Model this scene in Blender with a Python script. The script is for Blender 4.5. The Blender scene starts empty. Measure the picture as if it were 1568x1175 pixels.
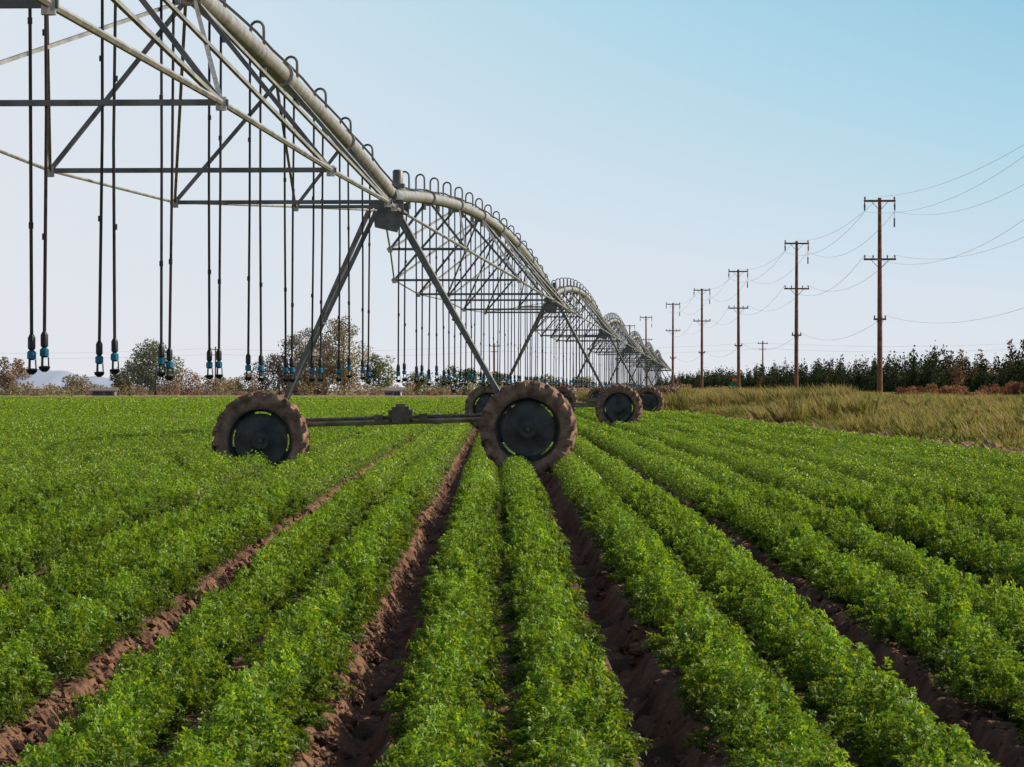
import bpy, math, random
import numpy as np
from mathutils import Vector, Matrix
rng=np.random.default_rng(7); random.seed(7)
F=6100.; CX=784.; HY=598.; CAMZ=1.2
def PX(x,d): return (x-CX)*d/F
def PZ(y,d): return CAMZ+(HY-y)*d/F
scene=bpy.context.scene
COL=scene.collection
# ------------------------------------------------------------------ helpers
def link(o,parent=None):
    COL.objects.link(o)
    if parent is not None: o.parent=parent
    return o
def empty(name,parent=None,loc=(0,0,0),rot=(0,0,0)):
    e=bpy.data.objects.new(name,None); e.empty_display_size=.2
    link(e,parent); e.location=loc; e.rotation_euler=rot; return e
def inst(name,me,parent=None,loc=(0,0,0),rot=(0,0,0),sc=(1,1,1)):
    o=bpy.data.objects.new(name,me); link(o,parent)
    o.location=loc; o.rotation_euler=rot; o.scale=sc; return o
def mesh_np(name,V,Fa,mat,col=None,smooth=False):
    V=np.asarray(V,dtype=np.float32).reshape(-1,3); Fa=np.asarray(Fa,dtype=np.int32)
    k=Fa.shape[1]; n=Fa.shape[0]
    me=bpy.data.meshes.new(name)
    me.vertices.add(len(V)); me.vertices.foreach_set('co',V.ravel())
    me.loops.add(n*k); me.loops.foreach_set('vertex_index',Fa.ravel())
    me.polygons.add(n)
    me.polygons.foreach_set('loop_start',np.arange(0,n*k,k,dtype=np.int32))
    me.polygons.foreach_set('loop_total',np.full(n,k,dtype=np.int32))
    me.polygons.foreach_set('use_smooth',np.full(n,smooth,dtype=bool))
    me.update(calc_edges=True)
    if col is not None:
        a=me.color_attributes.new('Col','FLOAT_COLOR','POINT')
        c=np.ones((len(V),4),dtype=np.float32); c[:,:3]=col; a.data.foreach_set('color',c.ravel())
    if mat is not None: me.materials.append(mat)
    return me
class B:
    def __init__(s): s.v=[]; s.f=[]
    def tube(s,p0,p1,r0,r1=None,n=8,cap=True):
        r1=r0 if r1 is None else r1
        s.poly([p0,p1],[r0,r1],n,cap)
    def poly(s,pts,rs,n=8,cap=True):
        pts=[Vector(p) for p in pts]
        if not isinstance(rs,(list,tuple)): rs=[rs]*len(pts)
        b=len(s.v); m=len(pts); ref=None
        for i,p in enumerate(pts):
            d=(pts[min(i+1,m-1)]-pts[max(i-1,0)]).normalized()
            if ref is None:
                ref=Vector((0,0,1)) if abs(d.z)<.9 else Vector((1,0,0))
            a=(ref-d*ref.dot(d)).normalized(); c=d.cross(a); ref=a
            for j in range(n):
                t=2*math.pi*(j+.5)/n
                s.v.append(tuple(p+(a*math.cos(t)+c*math.sin(t))*rs[i]))
        for i in range(m-1):
            for j in range(n):
                s.f.append((b+i*n+j,b+i*n+(j+1)%n,b+(i+1)*n+(j+1)%n,b+(i+1)*n+j))
        if cap:
            s.f.append(tuple(b+j for j in range(n))[::-1]); s.f.append(tuple(b+(m-1)*n+j for j in range(n)))
    def box(s,c,sz,rz=0):
        b=len(s.v); ca,sa=math.cos(rz),math.sin(rz)
        for dz in(-.5,.5):
            for dx,dy in((-.5,-.5),(.5,-.5),(.5,.5),(-.5,.5)):
                x,y=dx*sz[0],dy*sz[1]
                s.v.append((c[0]+x*ca-y*sa,c[1]+x*sa+y*ca,c[2]+dz*sz[2]))
        for f in((3,2,1,0),(4,5,6,7),(0,1,5,4),(1,2,6,5),(2,3,7,6),(3,0,4,7)): s.f.append(tuple(b+i for i in f))
    def rev(s,prof,n=32,axis='y',c=(0,0,0),t0=0,t1=2*math.pi):
        b=len(s.v); full=abs(t1-t0-2*math.pi)<1e-6; m=n if full else n+1
        for i in range(m):
            t=t0+(t1-t0)*i/n
            for r,h in prof:
                s.v.append((c[0]+r*math.cos(t),c[1]+h,c[2]+r*math.sin(t)))
        k=len(prof)
        for i in range(n):
            i2=(i+1)%m
            for j in range(k-1):
                s.f.append((b+i*k+j,b+i*k+j+1,b+i2*k+j+1,b+i2*k+j))
    def mesh(s,name,mat,smooth=True,bevel=0):
        me=bpy.data.meshes.new(name); me.from_pydata(s.v,[],s.f); me.materials.append(mat)
        me.update()
        if smooth:
            me.polygons.foreach_set('use_smooth',[True]*len(me.polygons))
            try: me.set_sharp_from_angle(angle=math.radians(40))
            except Exception: pass
        return me
def vnoise(u,v,sc,seed):
    r=np.random.default_rng(seed); N=256; G=r.random((N,N)).astype(np.float32)
    a=u/sc; b=v/sc; i=np.floor(a).astype(int); j=np.floor(b).astype(int)
    x=a-i; y=b-j; x=x*x*(3-2*x); y=y*y*(3-2*y)
    g=lambda p,q:G[p%N,q%N]
    return (g(i,j)*(1-x)+g(i+1,j)*x)*(1-y)+(g(i,j+1)*(1-x)+g(i+1,j+1)*x)*y
# ------------------------------------------------------------------ materials
def newmat(name):
    m=bpy.data.materials.new(name); m.use_nodes=True; nt=m.node_tree
    return m,nt,nt.nodes['Principled BSDF'],nt.nodes['Material Output']
def noise_mat(name,c1,c2,scale=5,rough=.8,metal=0,bump=0,bscale=None,spec=.3,detail=6):
    m,nt,p,o=newmat(name); N=nt.nodes; L=nt.links
    tc=N.new('ShaderNodeTexCoord'); n=N.new('ShaderNodeTexNoise'); n.inputs['Scale'].default_value=scale; n.inputs['Detail'].default_value=detail
    L.new(tc.outputs['Object'],n.inputs['Vector'])
    r=N.new('ShaderNodeValToRGB'); r.color_ramp.elements[0].position=.32; r.color_ramp.elements[1].position=.68
    r.color_ramp.elements[0].color=(*c1,1); r.color_ramp.elements[1].color=(*c2,1)
    L.new(n.outputs['Fac'],r.inputs['Fac']); L.new(r.outputs['Color'],p.inputs['Base Color'])
    p.inputs['Roughness'].default_value=rough; p.inputs['Metallic'].default_value=metal
    p.inputs['Specular IOR Level'].default_value=spec
    if bump:
        n2=N.new('ShaderNodeTexNoise'); n2.inputs['Scale'].default_value=bscale or scale*4; n2.inputs['Detail'].default_value=8
        L.new(tc.outputs['Object'],n2.inputs['Vector'])
        b=N.new('ShaderNodeBump'); b.inputs['Strength'].default_value=1; b.inputs['Distance'].default_value=bump
        L.new(n2.outputs['Fac'],b.inputs['Height']); L.new(b.outputs['Normal'],p.inputs['Normal'])
    return m
def leaf_mat(name,trans=.35,rough=.5,spec=.35,var=.25,tint=(1.25,1.2,.6)):
    m,nt,p,o=newmat(name); N=nt.nodes; L=nt.links
    a=N.new('ShaderNodeAttribute'); a.attribute_name='Col'
    oi=N.new('ShaderNodeObjectInfo')
    mr=N.new('ShaderNodeMapRange'); mr.inputs['To Min'].default_value=1-var; mr.inputs['To Max'].default_value=1+var
    L.new(oi.outputs['Random'],mr.inputs['Value'])
    vm=N.new('ShaderNodeVectorMath'); vm.operation='SCALE'
    L.new(a.outputs['Color'],vm.inputs[0]); L.new(mr.outputs['Result'],vm.inputs['Scale'])
    L.new(vm.outputs['Vector'],p.inputs['Base Color'])
    p.inputs['Roughness'].default_value=rough; p.inputs['Specular IOR Level'].default_value=spec
    t=N.new('ShaderNodeBsdfTranslucent')
    vt=N.new('ShaderNodeVectorMath'); vt.operation='MULTIPLY'; vt.inputs[1].default_value=tint
    L.new(vm.outputs['Vector'],vt.inputs[0]); L.new(vt.outputs['Vector'],t.inputs['Color'])
    mx=N.new('ShaderNodeMixShader'); mx.inputs[0].default_value=trans
    L.new(p.outputs[0],mx.inputs[1]); L.new(t.outputs[0],mx.inputs[2]); L.new(mx.outputs[0],o.inputs['Surface'])
    return m
M_leaf=leaf_mat('crop_leaf',.42,.48,.34,.08,(1.55,1.3,.45))
M_core=noise_mat('crop_core',(.014,.024,.006),(.03,.05,.012),40,1,spec=0)  # dark green filler, shade between the leaves put into its colour
M_grass=leaf_mat('grass_blades',.4,.6,.2,.15,(1.15,1.05,.65))
M_tree=leaf_mat('tree_foliage',.3,.7,.1,.12,(1.1,1.05,.7))
M_soil=noise_mat('field_soil',(.095,.055,.038),(.28,.155,.10),5,.95,0,.018,45,.1)
M_dirt=noise_mat('dry_dirt',(.24,.155,.10),(.34,.235,.16),.5,.95,0,.03,4,.1)
M_galv=noise_mat('galvanized_steel',(.25,.235,.205),(.48,.44,.39),7,.42,.55,.0,spec=.5)
M_galvd=noise_mat('weathered_steel',(.10,.10,.10),(.22,.21,.19),7,.5,.45,spec=.5)
M_tyre=noise_mat('muddy_rubber',(.13,.075,.054),(.36,.225,.165),8,.9,0,.008,50,.15)
M_rim=noise_mat('wheel_steel',(.026,.027,.030),(.10,.095,.09),5,.5,.4,spec=.4)
M_hose=noise_mat('black_hose',(.02,.016,.016),(.055,.038,.032),10,.5)
M_blue=noise_mat('blue_plastic',(.01,.12,.22),(.02,.20,.32),10,.4)
M_black=noise_mat('black_plastic',(.012,.012,.014),(.03,.03,.03),10,.4)
M_motor=noise_mat('motor_cast',(.10,.08,.06),(.20,.16,.12),14,.6,.2)
M_wood=noise_mat('pole_wood',(.13,.06,.036),(.28,.135,.08),3,.85,0,.01,20,.15)
M_bark=noise_mat('bark',(.10,.08,.06),(.2,.155,.12),6,.9)
M_ins=noise_mat('insulator',(.12,.10,.09),(.22,.2,.18),9,.3)
M_wire=noise_mat('wire',(.30,.30,.32),(.4,.4,.42),1,.5)
M_white=noise_mat('white_paint',(.45,.44,.43),(.6,.59,.57),2,.7)
M_roof=noise_mat('roof_sheet',(.4,.38,.38),(.55,.53,.52),2,.6)
M_roof2=noise_mat('roof_shingle',(.16,.13,.12),(.24,.2,.18),2,.8)
M_glass=noise_mat('window_glass',(.03,.04,.05),(.05,.06,.07),2,.2)
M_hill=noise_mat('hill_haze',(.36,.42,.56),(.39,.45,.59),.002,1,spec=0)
M_green=noise_mat('sign_green',(.01,.12,.05),(.02,.16,.07),2,.5)
M_orange=noise_mat('sign_orange',(.6,.14,.02),(.65,.18,.03),2,.5)
# ------------------------------------------------------------------ terrain
def g(d):
    t=np.clip((np.asarray(d,dtype=float)-8)/50,0,1); return .24*(1-(1-t)**2)
def sst(x,a,b):
    t=np.clip((x-a)/(b-a),0,1); return t*t*(3-2*t)
ROT=23./6100
EDGE=6.75
def bank(u,v):
    return .34*sst(u,EDGE+.5,EDGE+9)*sst(v,10,45)+.05*sst(u,EDGE,EDGE+.6)
rows=empty('carrot_crop',None,(0,0,0),(0,0,ROT))
def axis(lo,hi,st,far,gr=1.25):
    a=list(np.arange(lo,hi+1e-6,st)); s=st
    r=[];x=hi
    while x<far: s*=gr; x+=s; r.append(x)
    s=st;l=[];x=lo
    while x>-far: s*=gr; x-=s; l.append(x)
    return np.array(l[::-1]+a+r)
us=axis(-60,60,.8,9000); vs=axis(0,520,2.5,12000)
U,V=np.meshgrid(us,vs)
infield=(1-sst(U,EDGE-.5,EDGE+.3))*(1-sst(V,422,427))
Z=g(V)+bank(U,V)-.19*infield+.26*sst(V,426,440)*(1-sst(U,EDGE,EDGE+4))
Z+=(1-infield)*(vnoise(U,V,3,3)-.5)*.12
idx=np.arange(U.size).reshape(U.shape)
Fq=np.stack([idx[:-1,:-1],idx[:-1,1:],idx[1:,1:],idx[1:,:-1]],-1).reshape(-1,4)
inst('ground',mesh_np('ground',np.stack([U,V,Z],-1),Fq,M_dirt,None,True),None,(0,0,0),(0,0,ROT))
def field_soil(u0,u1,du,v0,v1,k,name):
    us=np.arange(u0,u1,du); n=int(math.log(v1/v0)/k); vs=v0*np.exp(np.arange(n+1)*k)
    U,V=np.meshgrid(us,vs)
    w=np.abs(((U-.03+.5)%1.0)-.5)
    wob=(vnoise(U,V,.35,11)-.5)*.08
    prof=-.14*sst(w+wob,.355,.465)-.03*(1-sst(w,.0,.07))
    cl=vnoise(U,V,.11,5); cl2=vnoise(U,V,.045,6)
    rough=.075*np.clip(cl-.45,0,1)+.034*(cl2-.5)+.02*(vnoise(U,V,.3,9)-.5)
    edge=sst(w,.28,.40)
    prof+=rough*(.5+.9*edge)
    prof-= .3*(1-sst(V,v0,v0+.01))
    Z=g(V)+prof
    idx=np.arange(U.size).reshape(U.shape)
    Fq=np.stack([idx[:-1,:-1],idx[:-1,1:],idx[1:,1:],idx[1:,:-1]],-1).reshape(-1,4)
    return mesh_np(name,np.stack([U,V,Z],-1),Fq,M_soil,None,True)
inst('soil_furrows',field_soil(-5.5,5.5,.02,7.,32,.0022,'soil_a'),rows)
inst('soil_furrows_mid',field_soil(-19.,EDGE,.05,31.9,115,.0035,'soil_b'),rows)
inst('soil_far',field_soil(-60.,EDGE,.125,114.9,424,.012,'soil_c'),rows)
# ------------------------------------------------------------------ crop tiles
def nrm(a): return a/np.maximum(np.linalg.norm(a,axis=-1,keepdims=True),1e-9)
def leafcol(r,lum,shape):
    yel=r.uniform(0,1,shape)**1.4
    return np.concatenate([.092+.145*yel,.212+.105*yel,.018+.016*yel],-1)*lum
def near_tile(seed,L=1.0,npr=25,nfr=25):
    r=np.random.default_rng(seed); VV=[];CC=[]
    for c in(-.2,.2):
        n=npr; py=(np.arange(n)+r.uniform(0,1,n))/n*L; px=np.clip(r.normal(0,.078,n),-.135,.135)
        env=1-.45*(px/.15)**2; ph=.205*env*r.uniform(.55,1.28,n)
        pc=r.uniform(.66,1.32,n); pr=r.uniform(.055,.108,n)
        NF=n*nfr; j=np.repeat(np.arange(n),nfr)
        az=r.uniform(0,2*np.pi,NF); rho=pr[j]*r.uniform(0,1,NF)**.6
        zt=np.maximum(ph[j]*(1-.55*(rho/.105)**2)*r.uniform(.5,1.12,NF),.02)
        ox=np.cos(az)*rho; oy=np.sin(az)*rho
        P0=np.stack([c+px[j],py[j],np.full(NF,.01)],-1)
        P2=P0+np.stack([ox,oy,zt],-1); P1=P0+np.stack([ox*.25,oy*.25,zt*1.15],-1)
        T=np.linspace(.45,1.0,9)[None,:,None]
        P=(1-T)**2*P0[:,None]+2*T*(1-T)*P1[:,None]+T*T*P2[:,None]
        D=nrm(2*(1-T)*(P1-P0)[:,None]+2*T*(P2-P1)[:,None])
        up=np.broadcast_to(nrm(np.stack([ox*3,oy*3,np.full(NF,.25)],-1)+r.normal(0,.25,(NF,3)))[:,None],D.shape)
        S=nrm(np.cross(D,up))
        for sg in(-1,1):
            d=nrm(sg*S+D*.8+r.normal(0,.25,P.shape))
            ln=(r.uniform(.014,.029,P.shape[:2])*(1.25-.5*T[...,0]))[...,None]
            wv=nrm(np.cross(d,up+r.normal(0,.35,P.shape)))*ln*.24
            a=P;b=P+d*ln*.55+wv; c2=P+d*ln; e=P+d*ln*.55-wv
            c2=c2-np.array([0,0,1])*ln*.2
            VV.append(np.stack([a,b,c2,e],-2).reshape(-1,4,3))
            lum=(pc[j][:,None]*r.uniform(.7,1.3,P.shape[:2])*(.30+.92*np.clip(P[...,2]/.2,0,1.15))).reshape(-1,1)  # lower leaves coloured darker, canopy shade painted by height
            CC.append(np.repeat(leafcol(r,lum,lum.shape)[:,None],4,1))
    V=np.concatenate(VV).reshape(-1,3); C=np.concatenate(CC).reshape(-1,3)
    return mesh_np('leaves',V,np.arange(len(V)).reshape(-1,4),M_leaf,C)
def far_tile(seed,L,nb,n,size,H=.215,W=.18,up=.9):
    r=np.random.default_rng(seed)
    row=r.integers(0,nb*2,n); c=(row//2)-(nb-1)/2+np.where(row%2,.2,-.2)
    y=r.uniform(0,L,n); rx0=(r.beta(1.15,1.15,n)*2-1)
    cell=.12 if L<15 else .3
    k=np.floor(y/cell+ (rx0>0)*.5).astype(int); side=(rx0>0).astype(int)
    sh=(nb*2,2,int(L/cell)+3)
    hv=.62+.6*r.random(sh)[row,side,k]; wv=.72+.5*r.random(sh)[row,side,k]; lc=.68+.62*r.random(sh)[row,side,k]
    fr=(y/cell+side*.5)%1.0; hv=hv*(1-.45*(2*fr-1)**2)
    rx=rx0*W*wv
    z=hv*H*(1-.55*(rx/.2)**2)*r.uniform(.5,1.05,n)
    P=np.stack([c+rx,y,z],-1)
    nn=nrm(np.stack([rx/W*.8,(2*fr-1)*.6,np.full(n,up)],-1)+r.normal(0,.65,(n,3)))
    a=nrm(np.cross(nn,r.normal(0,1,(n,3)))); b=np.cross(nn,a)
    s=(size*r.uniform(.6,1.25,n))[:,None]
    q=np.stack([P-a*s*.5,P+b*s*.25,P+a*s*.5,P-b*s*.25],1)
    lum=((.32+.92*z/.2)*r.uniform(.7,1.3,n)*lc)[:,None]  # brightness rises with height, painting shade low in the row
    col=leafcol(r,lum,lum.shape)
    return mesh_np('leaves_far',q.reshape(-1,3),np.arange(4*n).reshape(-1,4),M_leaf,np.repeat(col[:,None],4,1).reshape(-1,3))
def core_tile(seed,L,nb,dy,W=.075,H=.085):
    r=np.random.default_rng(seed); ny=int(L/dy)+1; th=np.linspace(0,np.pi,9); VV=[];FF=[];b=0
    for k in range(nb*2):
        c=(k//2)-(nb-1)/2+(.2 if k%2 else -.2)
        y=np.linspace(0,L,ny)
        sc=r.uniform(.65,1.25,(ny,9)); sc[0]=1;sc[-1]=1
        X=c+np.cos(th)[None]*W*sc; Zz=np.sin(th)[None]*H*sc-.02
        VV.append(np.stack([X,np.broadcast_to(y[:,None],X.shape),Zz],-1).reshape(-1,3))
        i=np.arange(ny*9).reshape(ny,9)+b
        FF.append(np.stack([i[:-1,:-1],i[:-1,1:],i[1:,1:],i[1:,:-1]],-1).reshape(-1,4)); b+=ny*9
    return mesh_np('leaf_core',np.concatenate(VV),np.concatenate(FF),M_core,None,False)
def lay(v0,v1,L,nb,tiles,core,margin):
    v=v0
    while v<v1-1e-6:
        half=.1285*(v+L)+margin
        sl=float(g(v+L)-g(v))/L
        k0=-int(half/nb)-1
        for k in range(k0,int(half/nb)+2):
            uc=.03+k*nb+(nb-1)/2.
            if uc+nb/2.>EDGE+.1: continue
            if abs(uc)>half+nb: continue
            fl=random.random()<.5; z=float(g(v))
            off=random.choice(tiles)
            hz=.86+.3*float(vnoise(np.array(uc*1.0),np.array(v),2.3*max(1,L*.5),77)); jx=random.uniform(-.012,.012)
            if fl: inst('crop_rows',off,rows,(uc+jx,v+L,z+sl*L),(-math.atan(sl),0,math.pi),(1,1,hz))
            else: inst('crop_rows',off,rows,(uc+jx,v,z),(math.atan(sl),0,0),(1,1,hz))
            inst('crop_shade_core',core,rows,(uc,v,z),(math.atan(sl),0,0))  # added filler mound inside the row, reads as dark gaps between plants
        v+=L
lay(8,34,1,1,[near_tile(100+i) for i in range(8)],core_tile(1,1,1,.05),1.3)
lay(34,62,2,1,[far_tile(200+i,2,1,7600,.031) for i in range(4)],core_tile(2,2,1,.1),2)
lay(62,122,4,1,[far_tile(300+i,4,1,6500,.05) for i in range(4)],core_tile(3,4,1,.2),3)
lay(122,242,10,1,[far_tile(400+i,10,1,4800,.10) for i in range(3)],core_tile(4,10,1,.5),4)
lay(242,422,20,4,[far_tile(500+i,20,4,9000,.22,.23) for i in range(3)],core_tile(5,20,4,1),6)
# ------------------------------------------------------------------ grass bank
def grass_tile(seed,S=2.5,n=1900,tall=1.0,dryb=0.):
    r=np.random.default_rng(seed)
    nc=20; cx=r.uniform(0,S,nc); cy=r.uniform(0,S,nc); ch=r.uniform(.4,1.3,nc)*tall; cc=r.random(nc)
    j=r.integers(0,nc,n); loose=r.random(n)<.4
    x=np.where(loose,r.uniform(0,S,n),cx[j]+r.normal(0,.12,n)); y=np.where(loose,r.uniform(0,S,n),cy[j]+r.normal(0,.12,n))
    h=np.where(loose,r.uniform(.06,.2,n),.36*ch[j]*r.uniform(.5,1.15,n))
    az=r.uniform(0,2*np.pi,n); w=r.uniform(.010,.022,n)
    lean=np.stack([r.normal(-.10,.2,n),r.normal(0,.2,n),np.zeros(n)],-1)*h[:,None]*1.6
    p=np.stack([x,y,np.full(n,-.03)],-1); s=np.stack([np.cos(az)*w,np.sin(az)*w,np.zeros(n)],-1)
    mid=p+lean*.35+np.stack([0*h,0*h,h*.6],-1); tip=p+lean+np.stack([0*h,0*h,h],-1)
    q=np.stack([p-s,p+s,mid+s*.7,tip,mid-s*.7],1)
    dry=np.clip(cc[j]*1.0+dryb+r.normal(0,.18,n),0,1)[:,None]
    cv=np.zeros((n,5,3))
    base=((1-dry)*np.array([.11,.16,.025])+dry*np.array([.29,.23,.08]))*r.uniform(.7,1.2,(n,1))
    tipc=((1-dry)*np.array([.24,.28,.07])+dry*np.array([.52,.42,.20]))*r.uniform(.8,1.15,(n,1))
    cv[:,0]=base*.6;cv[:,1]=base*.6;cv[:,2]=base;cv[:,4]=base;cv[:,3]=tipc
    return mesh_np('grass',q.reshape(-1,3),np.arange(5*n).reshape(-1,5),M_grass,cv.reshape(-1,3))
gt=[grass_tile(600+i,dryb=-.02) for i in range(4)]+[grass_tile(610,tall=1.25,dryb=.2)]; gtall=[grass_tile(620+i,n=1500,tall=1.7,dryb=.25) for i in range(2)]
glow=[grass_tile(630+i,n=1500,tall=.6,dryb=-.28) for i in range(2)]
grass=empty('dry_grass',None,(0,0,0),(0,0,ROT))
v=36.
while v<430:
    S=2.5 if v<200 else 5.; sc=S/2.5
    u=EDGE+.55
    while u<min(46,.1285*v+6):
        z=float(g(v)+bank(np.array(u),np.array(v))); z2=float(g(v)+bank(np.array(u+S),np.array(v)))
        nz=float(vnoise(np.array(u),np.array(v),8,21)); hs=.65+.65*nz
        T=glow if nz<.34 else (gtall if nz>.72 and u<14 else gt)
        if u<EDGE+2 and random.random()<.5: T=glow
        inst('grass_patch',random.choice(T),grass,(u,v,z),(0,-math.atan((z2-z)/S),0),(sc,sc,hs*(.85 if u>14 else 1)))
        u+=S
    v+=S
# ------------------------------------------------------------------ trees
def leaf_cloud(r,centers,radii,n,size,colA,colB,flat=.8):
    k=len(centers); wts=np.array(radii)**2; j=r.choice(k,n,p=wts/wts.sum())
    d=nrm(r.normal(0,1,(n,3))); rad=np.array(radii)[j]*r.uniform(.2,1.08,n)**.6
    P=np.array(centers)[j]+d*rad[:,None]*np.array([1,1,flat])
    a=nrm(r.normal(0,1,(n,3))); b=nrm(np.cross(a,r.normal(0,1,(n,3)))); s=(size*r.uniform(.5,1.3,n))[:,None]
    q=np.stack([P-a*s*.5,P+b*s*.35,P+a*s*.5,P-b*s*.35],1)
    t=np.clip(r.random(k)[j]+r.normal(0,.15,n),0,1)[:,None]; 
    col=((1-t)*np.array(colA)+t*np.array(colB))*r.uniform(.65,1.3,(n,1))
    return q.reshape(-1,3),np.repeat(col[:,None],4,1).reshape(-1,3)
def tree(name,seed,H,Wd,colA,colB,n=2600,size=.32,k=20,bare=.0,loc=(0,0,0),base=.25,rz=0):
    r=np.random.default_rng(seed)
    e=empty(name,None,loc,(0,0,rz))
    b=B(); tr=.022*H
    top=Vector((r.normal(0,.03)*H,r.normal(0,.03)*H,H*.72))
    b.poly([(0,0,-.2),(top.x*.3,top.y*.3,H*.25),(top.x*.7,top.y*.7,H*.5),tuple(top)],[tr,tr*.75,tr*.5,tr*.2],8)
    cs=[];rs=[]
    for i in range(k):
        t=(i+.5)/k; z=H*(base+(1-base)*t*.93)
        ww=Wd*.5*math.sqrt(max(.05,1-((t-.42)/.62)**2))
        a=r.uniform(0,2*np.pi); rr=ww*r.uniform(.3,.85)
        c=(rr*math.cos(a),rr*math.sin(a)*.8,z); cs.append(c); rs.append(max(.11*Wd,ww*r.uniform(.26,.5)))
        zz=min(z*.7,H*.6); b.poly([(top.x*zz/H,top.y*zz/H,zz),(c[0]*.5,c[1]*.5,(zz+z)/2-.02*H),c],[tr*.4,tr*.25,tr*.08],5)
        for q in range(4 if bare else 1):
            c2=(c[0]*r.uniform(.8,1.45),c[1]*r.uniform(.8,1.35),c[2]+r.uniform(-.04,.12)*H)
            b.poly([c,c2],[tr*.12,tr*.03],4)
    inst('trunk_and_limbs',b.mesh('limbs',M_bark),e)
    V,C=leaf_cloud(r,cs,rs,int(n*(1-bare)),size,colA,colB)
    inst('crown',mesh_np('crown',V,np.arange(len(V)).reshape(-1,4),M_tree,C),e)
    return e
def tree_px(name,seed,x,yt,wpx,d,colA,colB,**kw):
    p=F/d; H=CAMZ+(HY-yt)/p-.2
    return tree(name,seed,H,wpx/p,colA,colB,loc=(PX(x,d),d,.2),**kw)
GRA=(.12,.16,.07); GRB=(.24,.27,.13); OLA=(.16,.16,.09); OLB=(.30,.27,.17); BRA=(.25,.16,.12); BRB=(.42,.29,.22)  # distant foliage palette, haze and backlight painted in as paler colour
tree_px('cottonwood_tree',1,238,520,104,560,(.15,.18,.12),(.33,.35,.25),n=6400,size=.32,base=.15)
tree_px('cottonwood_tree',2,196,553,60,570,OLA,OLB,n=2800,size=.3,base=.12)
tree_px('cottonwood_tree',3,18,546,64,560,OLA,BRB,n=3200,size=.3,base=.12)
tree_px('mesquite_tree',4,278,566,82,560,BRA,BRB,n=3000,size=.25,base=.1)
tree_px('mesquite_tree',5,428,538,84,560,(.15,.12,.09),(.30,.23,.18),n=5000,size=.28,base=.06)
tree_px('ash_tree',6,466,500,94,570,(.20,.17,.12),(.36,.30,.22),n=7600,size=.28,bare=.08,base=.1)
tree_px('ash_tree',7,526,482,98,560,(.20,.18,.11),(.38,.34,.23),n=9400,size=.28,bare=.08,k=28,base=.12)
tree_px('cottonwood_tree',8,582,541,66,565,GRA,GRB,n=3400,size=.28,base=.18)
tree_px('mesquite_tree',9,650,570,80,570,GRA,OLB,n=2900,size=.28,base=.06)
tree_px('cottonwood_tree',10,705,562,84,580,GRA,GRB,n=3800,size=.3,base=.06)
tree_px('mesquite_tree',11,762,570,68,580,OLA,GRB,n=2700,size=.3,base=.06)
tree_px('mesquite_tree',12,1105,576,46,760,GRA,OLB,n=1800,size=.4,base=.08)
tree_px('mesquite_tree',13,840,576,70,640,OLA,OLB,n=2200,size=.35,base=.08)
tree_px('mesquite_tree',14,325,576,70,600,OLA,BRB,n=2200,size=.3,base=.08)
tree_px('mesquite_tree',15,500,558,92,575,BRA,OLB,n=3600,size=.3,base=.04)
tree_px('mesquite_tree',16,900,578,60,660,OLA,OLB,n=1800,size=.35,base=.08)
tree_px('mesquite_tree',17,125,576,72,620,BRA,OLB,n=2200,size=.3,base=.08)
tree_px('mesquite_tree',18,375,572,60,610,BRA,OLB,n=2200,size=.3,base=.08)
r=np.random.default_rng(55); VV=[];CC=[]
for i in range(340):
    d=r.uniform(500,640); x=r.uniform(-.16,.16)*d
    if x/d*F+CX>1130: continue
    h=r.uniform(.8,2.4); w=r.uniform(1.2,3.4)
    cA=[OLA,GRA,BRA,BRA][r.integers(4)]; cB=[OLB,GRB,BRB,BRB][r.integers(4)]
    cs=[(x+r.normal(0,w*.4),d+r.normal(0,w*.3),.2+r.uniform(.2,.8)*h) for _ in range(5)]
    a,c=leaf_cloud(r,cs,[h*.35]*5,150,.3,cA,cB); VV.append(a);CC.append(c)
V_=np.concatenate(VV)
inst('distant_shrubs',mesh_np('shrubs',V_,np.arange(len(V_)).reshape(-1,4),M_tree,np.concatenate(CC)))
# windbreak of conifers on the right
def conifer(seed,cA,cB,H=4.2,ns=2,n=2300,wid=1.05):
    r=np.random.default_rng(seed); cs=[];rs=[]
    for s in range(ns):
        ox,oy=(0,0) if s==0 else (r.normal(0,.6),r.normal(0,.4)); hh=H*(1 if s==0 else r.uniform(.45,.75))
        for i in range(9):
            t=i/8.; cs.append((ox+r.normal(0,.10),oy+r.normal(0,.10),.2+hh*t*.93)); rs.append((wid*(1-t)**.85+.06)*r.uniform(.8,1.15))
    V,C=leaf_cloud(r,cs,rs,n,.21,cA,cB,1.2)
    return mesh_np('conifer',V,np.arange(len(V)).reshape(-1,4),M_tree,C)
con=[conifer(700+i,(.013,.026,.010),(.048,.07,.028)) for i in range(6)]
conr=[conifer(720+i,(.11,.055,.035),(.26,.15,.10),wid=1.15) for i in range(3)]
wb=empty('windbreak_tree_row',None,(0,0,0),(0,0,18/6100))
bt=B()
v=236.
while v<1000:
    for k in range(2):
        red=random.random()<((.62 if k else .06) if v<390 else .06)
        m=random.choice(conr if red else con); s=random.choice((random.uniform(.62,.82),random.uniform(.8,1.0),random.uniform(1.0,1.18)))
        uu=39+random.uniform(-.8,.8)+k*4.5; vv=v+random.uniform(-.8,.8)
        inst('tree_crown',m,wb,(uu,vv,.3),(random.uniform(-.05,.05),random.uniform(-.05,.05),random.uniform(0,6)),(s**.5,s**.5,s*(1.2 if k else 1.0)))
        bt.tube((uu,vv,0),(uu,vv,2.6*s),.1,.04,6)
    v+=random.uniform(1.9,3.4)*(1 if v<500 else 1.3)
inst('trunks',bt.mesh('trunks',M_bark),wb)
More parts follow.
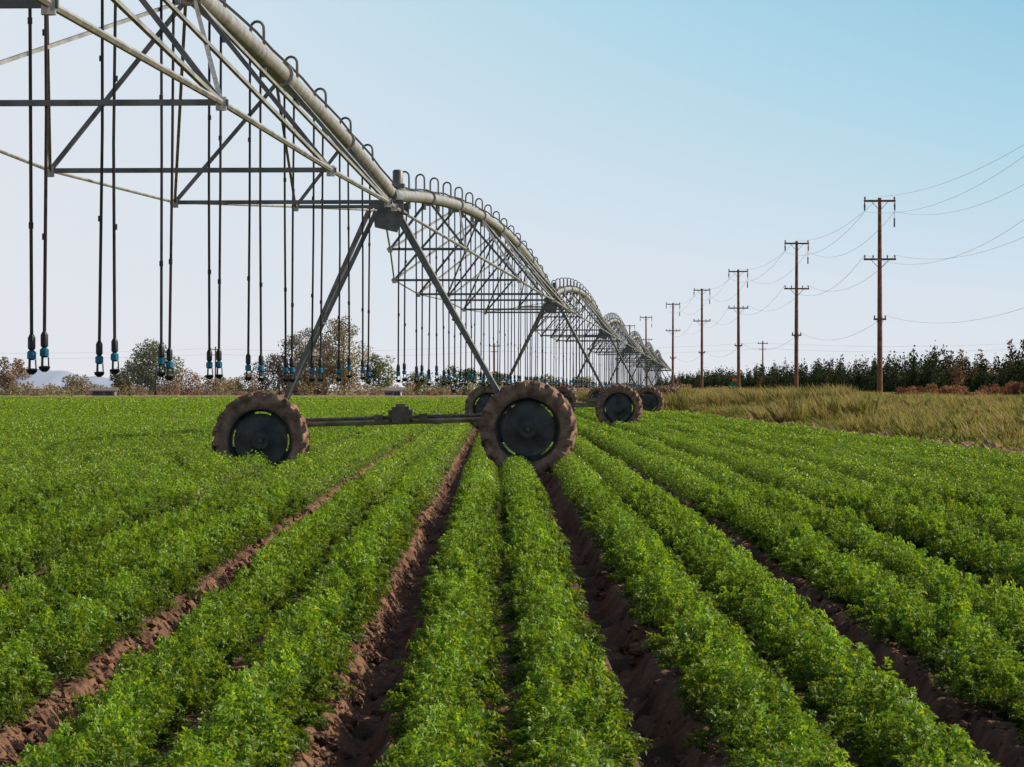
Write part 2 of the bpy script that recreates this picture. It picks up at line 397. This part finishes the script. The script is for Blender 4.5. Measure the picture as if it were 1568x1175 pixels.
for i,(x,y,w,d) in enumerate([(1440,594,60,200),(1515,592,84,190),(1395,600,44,210),(1562,590,50,180)]):
    r=np.random.default_rng(800+i); p=F/d; X=PX(x,d); cs=[];rs=[]
    for q in range(14):
        cs.append((r.normal(0,w/p*.28),r.normal(0,.6),.55+r.uniform(0,.6))); rs.append(r.uniform(.25,.42))
    a,c=leaf_cloud(r,cs,rs,2400,.12,(.19,.085,.05),(.38,.20,.13))
    inst('tumbleweed_pile',mesh_np('brush',a,np.arange(len(a)).reshape(-1,4),M_tree,c),None,(X,d,.2))
# dirt clods
r=np.random.default_rng(31)
import bmesh
bm=bmesh.new(); bmesh.ops.create_icosphere(bm,subdivisions=1,radius=1); iv=np.array([v.co[:] for v in bm.verts]); ifc=np.array([[v.index for v in f.verts] for f in bm.faces]); bm.free()
def clods(n,fu,fv,sz,zf,name,parent,mat):
    VV=[];FF=[];b=0
    for i in range(n):
        v_=fv(); u_=fu(v_); s=sz()
        q=iv*(1+r.normal(0,.22,iv.shape))*s*np.array([1.2,1.2,.75])
        VV.append(q+np.array([u_,v_,zf(u_,v_)])); FF.append(ifc+b); b+=len(iv)
    inst(name,mesh_np(name,np.concatenate(VV),np.concatenate(FF),mat),parent)
M_clod=noise_mat('clod_soil',(.20,.115,.075),(.34,.20,.135),4,.95,0,.01,30,.1)
clods(2600,lambda v:EDGE+.45+r.normal(0,.20),lambda:40*math.exp(r.uniform(0,1.9)),lambda:r.uniform(.04,.17),lambda u,v:float(g(v))+.03,'dirt_clods',rows,M_clod)
clods(9500,lambda v:(.53+math.floor(r.uniform(-.14*v,.14*v)))+ (r.uniform(-.17,.17) if r.random()<.5 else -.12+r.normal(0,.03)),lambda:8.5*math.exp(r.uniform(0,1.7)),lambda:.006+.026*r.random()**2,
      lambda u,v:float(g(v))-.14*float(sst(np.array(abs(((u-.03+.5)%1)-.5)),.355,.465))+.014,'furrow_clods',rows,M_soil)
# ------------------------------------------------------------------ irrigation machine
SP=48.5; ZP=3.47; NODE_H=[.5,.92,1.0,.96,1.0,.92,.5]; NODE_Z=[3.06,2.82,2.76,2.80,2.76,2.82,3.06]
def pz(s): return ZP+.60*(1-((s-SP/2)/(SP/2))**2)
def build_span():
    P=B(); n=40
    P.poly([(0,SP*i/n,pz(SP*i/n)) for i in range(n+1)],.080,14)
    for i in range(1,8):
        s=SP*i/8; P.tube((0,s-.03,pz(s)),(0,s+.03,pz(s)),.108,n=14)
    T=B(); D=B(); st=[SP*i/8 for i in range(9)]
    for sg in(-1,1):
        pts=[(sg*.12,.35,3.28)]+[(sg*NODE_H[i],st[i+1],NODE_Z[i]) for i in range(7)]+[(sg*.12,SP-.35,3.28)]
        for a,b in zip(pts[:-1],pts[1:]): T.tube(a,b,.012 if sg<0 else .018,n=6)
    for i in range(7):
        s=st[i+1]; h=NODE_H[i]; z=NODE_Z[i]
        D.tube((-h-.04,s,z),(h+.04,s,z),.024,n=4)
        for sg in(-1,1):
            nd=(sg*h,s,z)
            D.tube(nd,(sg*.05,s,pz(s)-.09),.023,n=4)
            T.tube((nd[0],nd[1],nd[2]+.03),(nd[0],nd[1],nd[2]-.045),.033,n=6)
            for j in((i+2) if i<=3 else None,(i) if i>=3 else None):
                if j is not None: T.tube(nd,(sg*.05,st[j]-(.12 if j>i else -.12),pz(st[j])-.09),.017,n=4)
    G=B();H=B();K=B();U=B(); rr=random.Random(3)
    for i in range(1,18):
        s=SP*i/18.; z=pz(s)
        arc=[(0,s,z+.07),(0,s,z+.22)]+[(-.055+.055*math.cos(t),s,z+.24+.06*math.sin(t)) for t in np.linspace(.3,math.pi,8)]+[(-.11,s,z+.1)]
        G.poly(arc,.013,6)
        G.tube((0.0,s+.02,z-.05),(.0,s+.02,z-.16),.022,n=6)
        for (x0,zt,so) in((-.115,z+.12,0),(-.03,z-.05,.02)):
            dx=rr.uniform(-.03,.02); ze=1.47+rr.uniform(-.03,.03)
            H.poly([(x0,s+so,zt),(x0+dx*.6+rr.uniform(-.012,.012),s+so+rr.uniform(-.02,.02),(zt+ze)/2),(x0+dx,s+so,ze)],.0105,6)
            for f in(.33+rr.uniform(-.04,.04),.75+rr.uniform(-.05,.05)):
                zz=zt+(ze-zt)*f; H.tube((x0+dx*f,s+so,zz+.018),(x0+dx*f,s+so,zz-.018),.0145,n=6)
            X=x0+dx
            K.poly([(X,s+so,ze+.05),(X,s+so,ze+.03),(X,s+so,ze-.03),(X,s+so,ze-.04)],[.012,.022,.022,.012],8)
            U.poly([(X,s+so,ze-.04),(X,s+so,ze-.05),(X,s+so,ze-.085),(X,s+so,ze-.095)],[.014,.026,.026,.012],8)
            for q in(0,2.1,4.2): K.tube((X+.022*math.cos(q),s+so+.022*math.sin(q),ze-.09),(X+.025*math.cos(q),s+so+.025*math.sin(q),ze-.15),.005,n=4)
            K.poly([(X,s+so,ze-.14),(X,s+so,ze-.145),(X,s+so,ze-.16),(X,s+so,ze-.175)],[.016,.034,.03,.012],8)
    H.poly([(.06,SP*i/n,pz(SP*i/n)+.085+.01*math.sin(i*2.1)) for i in range(n+1)],.012,6)
    return [('main_pipe',P.mesh('main_pipe',M_galv)),('truss_rods',T.mesh('truss_rods',M_galv)),('truss_angles',D.mesh('truss_angles',M_galvd,False)),
            ('goosenecks',G.mesh('goosenecks',M_galvd)),('drop_hoses',H.mesh('drop_hoses',M_hose)),('sprinkler_bodies',K.mesh('sprinkler_bodies',M_black)),('sprinkler_regulators',U.mesh('sprinkler_regulators',M_blue))]
def build_tyre():
    nt_=480
    prof=[(.365,-.105),(.40,-.135),(.43,-.150),(.455,-.153),(.48,-.150),(.505,-.142),(.518,-.125),(.524,-.10),(.527,-.07),(.528,-.035),(.529,0)]
    prof=prof+[(a,-b) for a,b in prof[:-1]][::-1]; k=len(prof); NL=19
    V=[]
    for i in range(nt_):
        t=2*math.pi*i/nt_
        for r_,h in prof:
            side=1 if h>0 else -1
            ph=(t*NL/(2*math.pi)+(.5 if side>0 else 0)+abs(h)*3.2)%1.0
            e=max(0,min(1,(.23-abs(ph-.5))/.05)) if abs(h)>.012 else 0
            e=e*max(0,min(1,(r_-.44)/.03))
            wob=.004*math.sin(t*7+h*20)+.003*math.sin(t*23)
            rr_=r_+e*.036+wob; hh=h+side*e*.024
            V.append((rr_*math.cos(t),hh,rr_*math.sin(t)))
    F_=[(i*k+j,i*k+j+1,((i+1)%nt_)*k+j+1,((i+1)%nt_)*k+j) for i in range(nt_) for j in range(k-1)]
    return mesh_np('tyre',V,F_,M_tyre,None,False)
def build_rim():
    b=B()
    b.rev([(.375,-.12),(.362,-.125),(.352,-.10),(.335,-.06),(.335,.06),(.352,.10),(.362,.125),(.375,.12)],64)
    b.rev([(.0,-.075),(.10,-.075),(.115,-.06),(.19,-.045),(.27,-.03),(.307,-.036),(.312,-.02),(.312,-.008),(.19,-.02),(.0,-.03)],64)
    for q in range(4):
        t=math.pi/2*q+.9
        b.rev([(.305,-.028),(.338,-.02),(.338,-.008),(.305,-.014)],8,t0=t-.48,t1=t+.48)
    for q in range(8):
        t=q*math.pi/4+.2; x,z=.085*math.cos(t),.085*math.sin(t)
        b.tube((x,-.098,z),(x,-.07,z),.012,n=6)
    b.rev([(0,-.13),(.028,-.13),(.035,-.12),(.035,-.075)],20)
    b.rev([(.055,-.09),(.062,-.09),(.062,-.07)],24)
    return b.mesh('rim',M_rim)
tyre=build_tyre(); rim=build_rim()
HUBZ=.72
def build_tower():
    L=B();Bm=B();Mo=B();Br=B();Bx=B()
    for sg,xb in((-1,-1.32),(1,1.4)):
        for ss in(-1,1):
            L.tube((xb,ss*.05,.90),(sg*.10,ss*.42,3.36),.034,n=4)
        L.tube((xb,0,.84),(xb,0,.98),.07,n=8)
        xm=xb*.56; L.tube((xm,-.23,2.0),(xm,.23,2.0),.018,n=4)
    Bm.tube((-1.46,0,.85),(1.56,0,.85),.052,n=12)
    for x in(-1.0,-.35,.55,1.1): Bm.tube((x-.05,0,.85),(x+.05,0,.85),.062,n=12)
    Mo.tube((-1.4,-.10,.885),(1.5,-.10,.885),.02,n=8)
    Mo.box((.14,-.12,.915),(.20,.16,.18)); Mo.tube((.0,-.12,.90),(.28,-.12,.90),.07,n=14); Mo.tube((.14,-.12,.99),(.14,-.12,1.04),.06,n=12)
    Mo.box((-.12,-.12,.88),(.10,.08,.08)); Mo.box((.40,-.12,.88),(.10,.08,.08))
    for x in(-1.5,1.6):
        Mo.tube((x,-.22,HUBZ),(x,.02,HUBZ),.12,n=16); Mo.box((x,-.05,HUBZ+.08),(.2,.18,.2))
    Br.tube((0,-.5,ZP-.02),(0,.5,ZP-.02),.10,n=14)
    Br.box((0,-.42,3.33),(.34,.02,.14)); Br.box((0,.42,3.33),(.34,.02,.14)); Br.tube((-.14,-.44,3.28),(-.14,.44,3.28),.02,n=4);Br.tube((.14,-.44,3.28),(.14,.44,3.28),.02,n=4)
    v0=len(Br.v); Br.v+= [(-.19,-.45,3.27),(.17,-.45,3.27),(.10,-.45,3.02),(-.16,-.45,3.08),(-.19,-.44,3.27),(.17,-.44,3.27),(.10,-.44,3.02),(-.16,-.44,3.08)]
    Br.f+=[tuple(v0+i for i in f) for f in((0,3,2,1),(4,5,6,7),(0,1,5,4),(1,2,6,5),(2,3,7,6),(3,0,4,7))]
    Bx.poly([(.07,.0,ZP+.09),(.07,0,ZP+.28),(.07,0,ZP+.30)],[.062,.062,.045],14)
    Bx.box((.07,0,ZP+.11),(.16,.16,.05))
    return [('legs',L.mesh('legs',M_galvd,False)),('base_beam',Bm.mesh('base_beam',M_galv)),('drive_motor',Mo.mesh('drive_motor',M_motor)),('pipe_saddle',Br.mesh('pipe_saddle',M_galvd)),('control_box',Bx.mesh('control_box',M_galvd))]
PH=296/6100.; phi=math.atan(PH); mach=empty('irrigation_system',None,(0,0,0),(0,0,0))
d1=46.4; X1=(600-CX)/F*d1
tparts=build_tower(); sparts=build_span()
dirv=Vector((math.sin(phi),math.cos(phi),0))
for k in range(0,8):
    pos=Vector((X1,d1,0))+dirv*(SP*(k-1)); zo=.0 if k<=1 else .06
    roll=-.028 if k==1 else 0
    te=empty('tower',mach,pos,(0,0,-phi))
    for nme,me in tparts:
        top=nme in('pipe_saddle','control_box')
        inst(nme,me,te,(0,0,0),(0,0 if top else roll,0))
    for x in(-1.5,1.6):
        z=HUBZ+((.03 if x>0 else -.10) if roll else 0)
        w=empty('wheel',te,(x,-.26,z+zo),(0,random.uniform(0,6),0)); inst('tyre',tyre,w); inst('rim',rim,w)
    if k<7:
        se=empty('span',mach,pos,(0,0,-phi))
        for nme,me in sparts: inst(nme,me,se)
# ------------------------------------------------------------------ power line
def pole_mesh(H=13.8):
    W=B();I=B()
    W.poly([(0,0,-.5),(0,0,H*.5),(0,0,H)],[.20,.165,.12],10)
    anchors=[]
    def arm(z,half,dbl):
        for yy in((-.16,.16) if dbl else (-.16,)):
            W.box((0,yy,z),(2*half,.10,.13))
        for sg in(-1,1):
            W.tube((sg*half*.55,-.17,z-.03),(0,-.13,z-.65),.022,n=4)
    arm(H-.2,1.05,True); arm(H-4.1,1.08,False); arm(H-8.1,.42,False)
    for x in(-.98,.98):
        I.poly([(x,0,H-.15),(x,0,H-.02),(x,0,H+.06),(x,0,H+.10)],[.03,.075,.06,.02],8)
    for x in(-1.0,1.0):
        I.poly([(x,0,H-.28),(x,0,H-.5),(x,0,H-.85)],[.03,.07,.05],8); anchors.append((x,H-.9))
    I.tube((.98,.05,H-1.35),(.98,.05,H-1.95),.06,n=8); W.tube((.98,.05,H-.9),(.98,.05,H-1.35),.015,n=5)
    anchors.append((0,H+.1))
    for x in(-1.0,-.45,.5,1.0):
        I.poly([(x,-.16,H-4.05),(x,-.16,H-3.9),(x,-.16,H-3.8)],[.03,.06,.02],8)
        if abs(x)>.9: anchors.append((x,H-3.8))
    for x in(-.36,.36): I.tube((x,-.16,H-8.05),(x,-.16,H-7.85),.05,n=8)
    anchors.append((.36,H-7.85))
    I.tube((.1,.2,H-3.6),(.1,.2,H-2.9),.02,n=5)
    return W.mesh('pole',M_wood),I.mesh('insulators',M_ins),anchors
pm,im,anch=pole_mesh()
prot=18/6100.
dl=[183,266,343,424,503,585,690,780,870]
lat=25.4
def prow(u,d): return (u*math.cos(prot)-d*math.sin(prot), d)
px=[]
for i,d in enumerate(dl):
    u=lat+(random.uniform(-.15,.15) if i!=1 else -.05)+(1.2 if i==0 else 0)
    x,y=prow(u,d); e=empty('utility_pole',None,(x,y,.25),(random.uniform(-.006,.006),random.uniform(-.006,.006),random.uniform(-.06,.06)))
    inst('pole',pm,e); inst('insulators',im,e); px.append((x,y))
wb2=B()
for i in range(5):
    for ai,(ax,az) in enumerate(anch):
        pts=[]; sag=(1.3,1.5,.9,1.7,1.3,1.1)[ai%6]; rad=.0085 if i<1 else .010
        for q in range(17):
            t=q/16.; pts.append((px[i][0]*(1-t)+px[i+1][0]*t+ax,px[i][1]*(1-t)+px[i+1][1]*t,.25+az-4*sag*t*(1-t)))
        wb2.poly(pts,rad,4,False)
inst('power_lines',wb2.mesh('power_lines',M_wire))
D2=850
def spole(x,yt,d):
    p=F/d; H=CAMZ+(HY-yt)/p-.2; b=B(); b.poly([(0,0,0),(0,0,H)],[.2,.14],8); b.box((0,-.1,H-.6),(2.2,.12,.16)); b.box((0,-.1,H-1.8),(1.6,.1,.12))
    for q in(-.95,0,.95): b.tube((q,-.1,H-.5),(q,-.1,H-.25),.06,n=6)
    inst('distant_utility_pole',b.mesh('small_pole',M_wood),None,(PX(x,d),d,.2))
    return (PX(x,d),d,.2+H-.4)
ps=[spole(x,y,D2) for x,y in((-260,533),(330,531),(757,526),(1168,522),(1600,521),(2050,520))]
b=B()
for a,c in zip(ps[:-1],ps[1:]):
    for dx,dz in((-.9,0),(0,-1.2)):
        b.poly([(a[0]+(c[0]-a[0])*t+dx,a[1]+(c[1]-a[1])*t,a[2]+(c[2]-a[2])*t+dz-4*.9*t*(1-t)) for t in np.linspace(0,1,13)],.018,4,False)
inst('distant_power_lines',b.mesh('far_wires',M_wire))
# ------------------------------------------------------------------ buildings
def house(name,x,d,w,h,rh,dep,wall,roof):
    e=empty(name,None,(PX(x,d),d,.42)); b=B(); b.box((0,0,h/2),(w,dep,h)); 
    v0=len(b.v); 
    for sx in(-.5,.5): b.v+=[(sx*w,-dep/2,h),(sx*w,dep/2,h),(sx*w,0,h+rh)]
    b.f+=[(v0,v0+2,v0+1),(v0+3,v0+4,v0+5)]; inst('walls',b.mesh('walls',wall,False),e)
    b=B(); o=.35; t=.12
    for sg in(-1,1):
        v0=len(b.v); y1=sg*(dep/2+o); z1=h-rh*o/(dep/2)
        b.v+=[(-w/2-o,y1,z1),(w/2+o,y1,z1),(w/2+o,0,h+rh),(-w/2-o,0,h+rh)]+[(-w/2-o,y1,z1+t),(w/2+o,y1,z1+t),(w/2+o,0,h+rh+t),(-w/2-o,0,h+rh+t)]
        b.f+=[tuple(v0+i for i in f) for f in((0,3,2,1),(4,5,6,7),(0,1,5,4),(1,2,6,5),(3,0,4,7))]
    inst('roof',b.mesh('roof',roof,False),e)
    b=B(); n=max(2,int(w/2.6))
    for i in range(n):
        xx=-w/2+w*(i+.5)/n
        if i==n//2: b.box((xx,-dep/2-.02,h*.4),(.8,.06,h*.8))
        else: b.box((xx,-dep/2-.02,h*.55),(1.0,.06,h*.4))
    inst('windows_and_door',b.mesh('openings',M_glass,False),e)
house('farm_house',62,640,4.4,1.0,.45,5,M_roof2,M_roof)
house('farm_shed',160,495,2.8,.7,.3,3,M_roof2,M_roof2)
house('farm_house',602,495,2.0,.7,.3,3,M_white,M_roof2)
house('barn',352,640,3.4,1.2,.5,4,M_roof2,M_roof)
b=B(); b.tube((0,0,0),(0,0,2.3),.05,n=8); s0=empty('road_sign',None,(PX(1125,470),470,.25)); inst('post',b.mesh('post',M_galvd),s0)
b=B(); b.box((0,-.06,1.75),(1.1,.03,.4)); inst('panel',b.mesh('panel',M_green,False),s0)
b=B(); b.box((0,-.06,2.2),(.6,.03,.35)); inst('top_panel',b.mesh('tpanel',M_orange,False),s0)
def hills(name,d,xs,hs,dep=1500):
    V=[];n=len(xs)
    for x,h in zip(xs,hs): V+=[(x,d,-5),(x*1.02,d+dep*.5,h),(x*1.1,d+dep,-5)]
    Fh=[]
    for i in range(n-1):
        for j in range(2): Fh.append((3*i+j,3*i+3+j,3*i+4+j,3*i+1+j))
    inst(name,mesh_np(name,V,Fh,M_hill,None,True))
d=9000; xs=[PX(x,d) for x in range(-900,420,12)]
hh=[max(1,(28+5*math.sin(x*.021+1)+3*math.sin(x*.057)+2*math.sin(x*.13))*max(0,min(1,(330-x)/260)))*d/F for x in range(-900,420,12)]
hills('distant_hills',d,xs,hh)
# ------------------------------------------------------------------ light & sky
EL=math.radians(30); AZ=math.radians(16)   # from +X toward +Y
sd=Vector((math.cos(EL)*math.cos(AZ),math.cos(EL)*math.sin(AZ),math.sin(EL)))
sl=bpy.data.lights.new('sun','SUN'); sl.energy=5.0; sl.angle=math.radians(.5); sl.color=(1,.88,.68)
so=bpy.data.objects.new('sun',sl); link(so); so.rotation_euler=sd.to_track_quat('Z','Y').to_euler(); so.location=(60,0,40)
w=bpy.data.worlds.new('World'); scene.world=w; w.use_nodes=True; nt=w.node_tree; N=nt.nodes; L=nt.links
bg=N['Background']; bg.inputs['Strength'].default_value=.1
sky=N.new('ShaderNodeTexSky'); sky.sky_type='NISHITA'; sky.sun_disc=False; sky.sun_elevation=EL; sky.sun_rotation=math.radians(90)-AZ
sky.dust_density=1.5
tc=N.new('ShaderNodeTexCoord'); sx=N.new('ShaderNodeSeparateXYZ'); L.new(tc.outputs['Generated'],sx.inputs[0])
def mth(op,a,b,cl=False):
    m=N.new('ShaderNodeMath'); m.operation=op; m.use_clamp=cl
    for i,x in enumerate((a,b)):
        if isinstance(x,(int,float)): m.inputs[i].default_value=x
        else: L.new(x,m.inputs[i])
    return m.outputs[0]
xc=mth('MINIMUM',mth('MAXIMUM',sx.outputs['X'],-.14),.16)
f=mth('MULTIPLY',mth('MULTIPLY',sx.outputs['Z'],10.),mth('ADD',mth('MULTIPLY',xc,3.1),.54),True)
cr=N.new('ShaderNodeValToRGB'); L.new(f,cr.inputs['Fac']); e=cr.color_ramp.elements
e[0].position=0; e[0].color=(.77,.785,.83,1); e[1].position=1; e[1].color=(.27,.57,.75,1)
for p_,c_ in((.22,(.68,.765,.85,1)),(.55,(.46,.69,.82,1))):
    q=e.new(p_); q.color=c_
vs_=N.new('ShaderNodeVectorMath'); vs_.operation='SCALE'; vs_.inputs['Scale'].default_value=10; L.new(cr.outputs['Color'],vs_.inputs[0])
mr=N.new('ShaderNodeMapRange'); mr.interpolation_type='SMOOTHSTEP'; mr.inputs['From Min'].default_value=.12; mr.inputs['From Max'].default_value=.35; L.new(sx.outputs['Z'],mr.inputs['Value'])
mx=N.new('ShaderNodeMix'); mx.data_type='RGBA'; L.new(mr.outputs['Result'],mx.inputs['Factor']); L.new(vs_.outputs[0],mx.inputs['A']); L.new(sky.outputs[0],mx.inputs['B'])
L.new(mx.outputs['Result'],bg.inputs['Color'])
# ------------------------------------------------------------------ camera
cam=bpy.data.cameras.new('camera'); cam.sensor_width=36; cam.lens=36*F/1568.; cam.clip_start=.5; cam.clip_end=30000
co=bpy.data.objects.new('camera',cam); link(co); co.location=(0,0,CAMZ)
co.rotation_euler=(math.pi/2+math.atan((HY-587.5)/F),0,0)
scene.camera=co
scene.view_settings.view_transform='Standard'; scene.view_settings.look='None'; scene.view_settings.exposure=0
print('objects',len(bpy.data.objects))
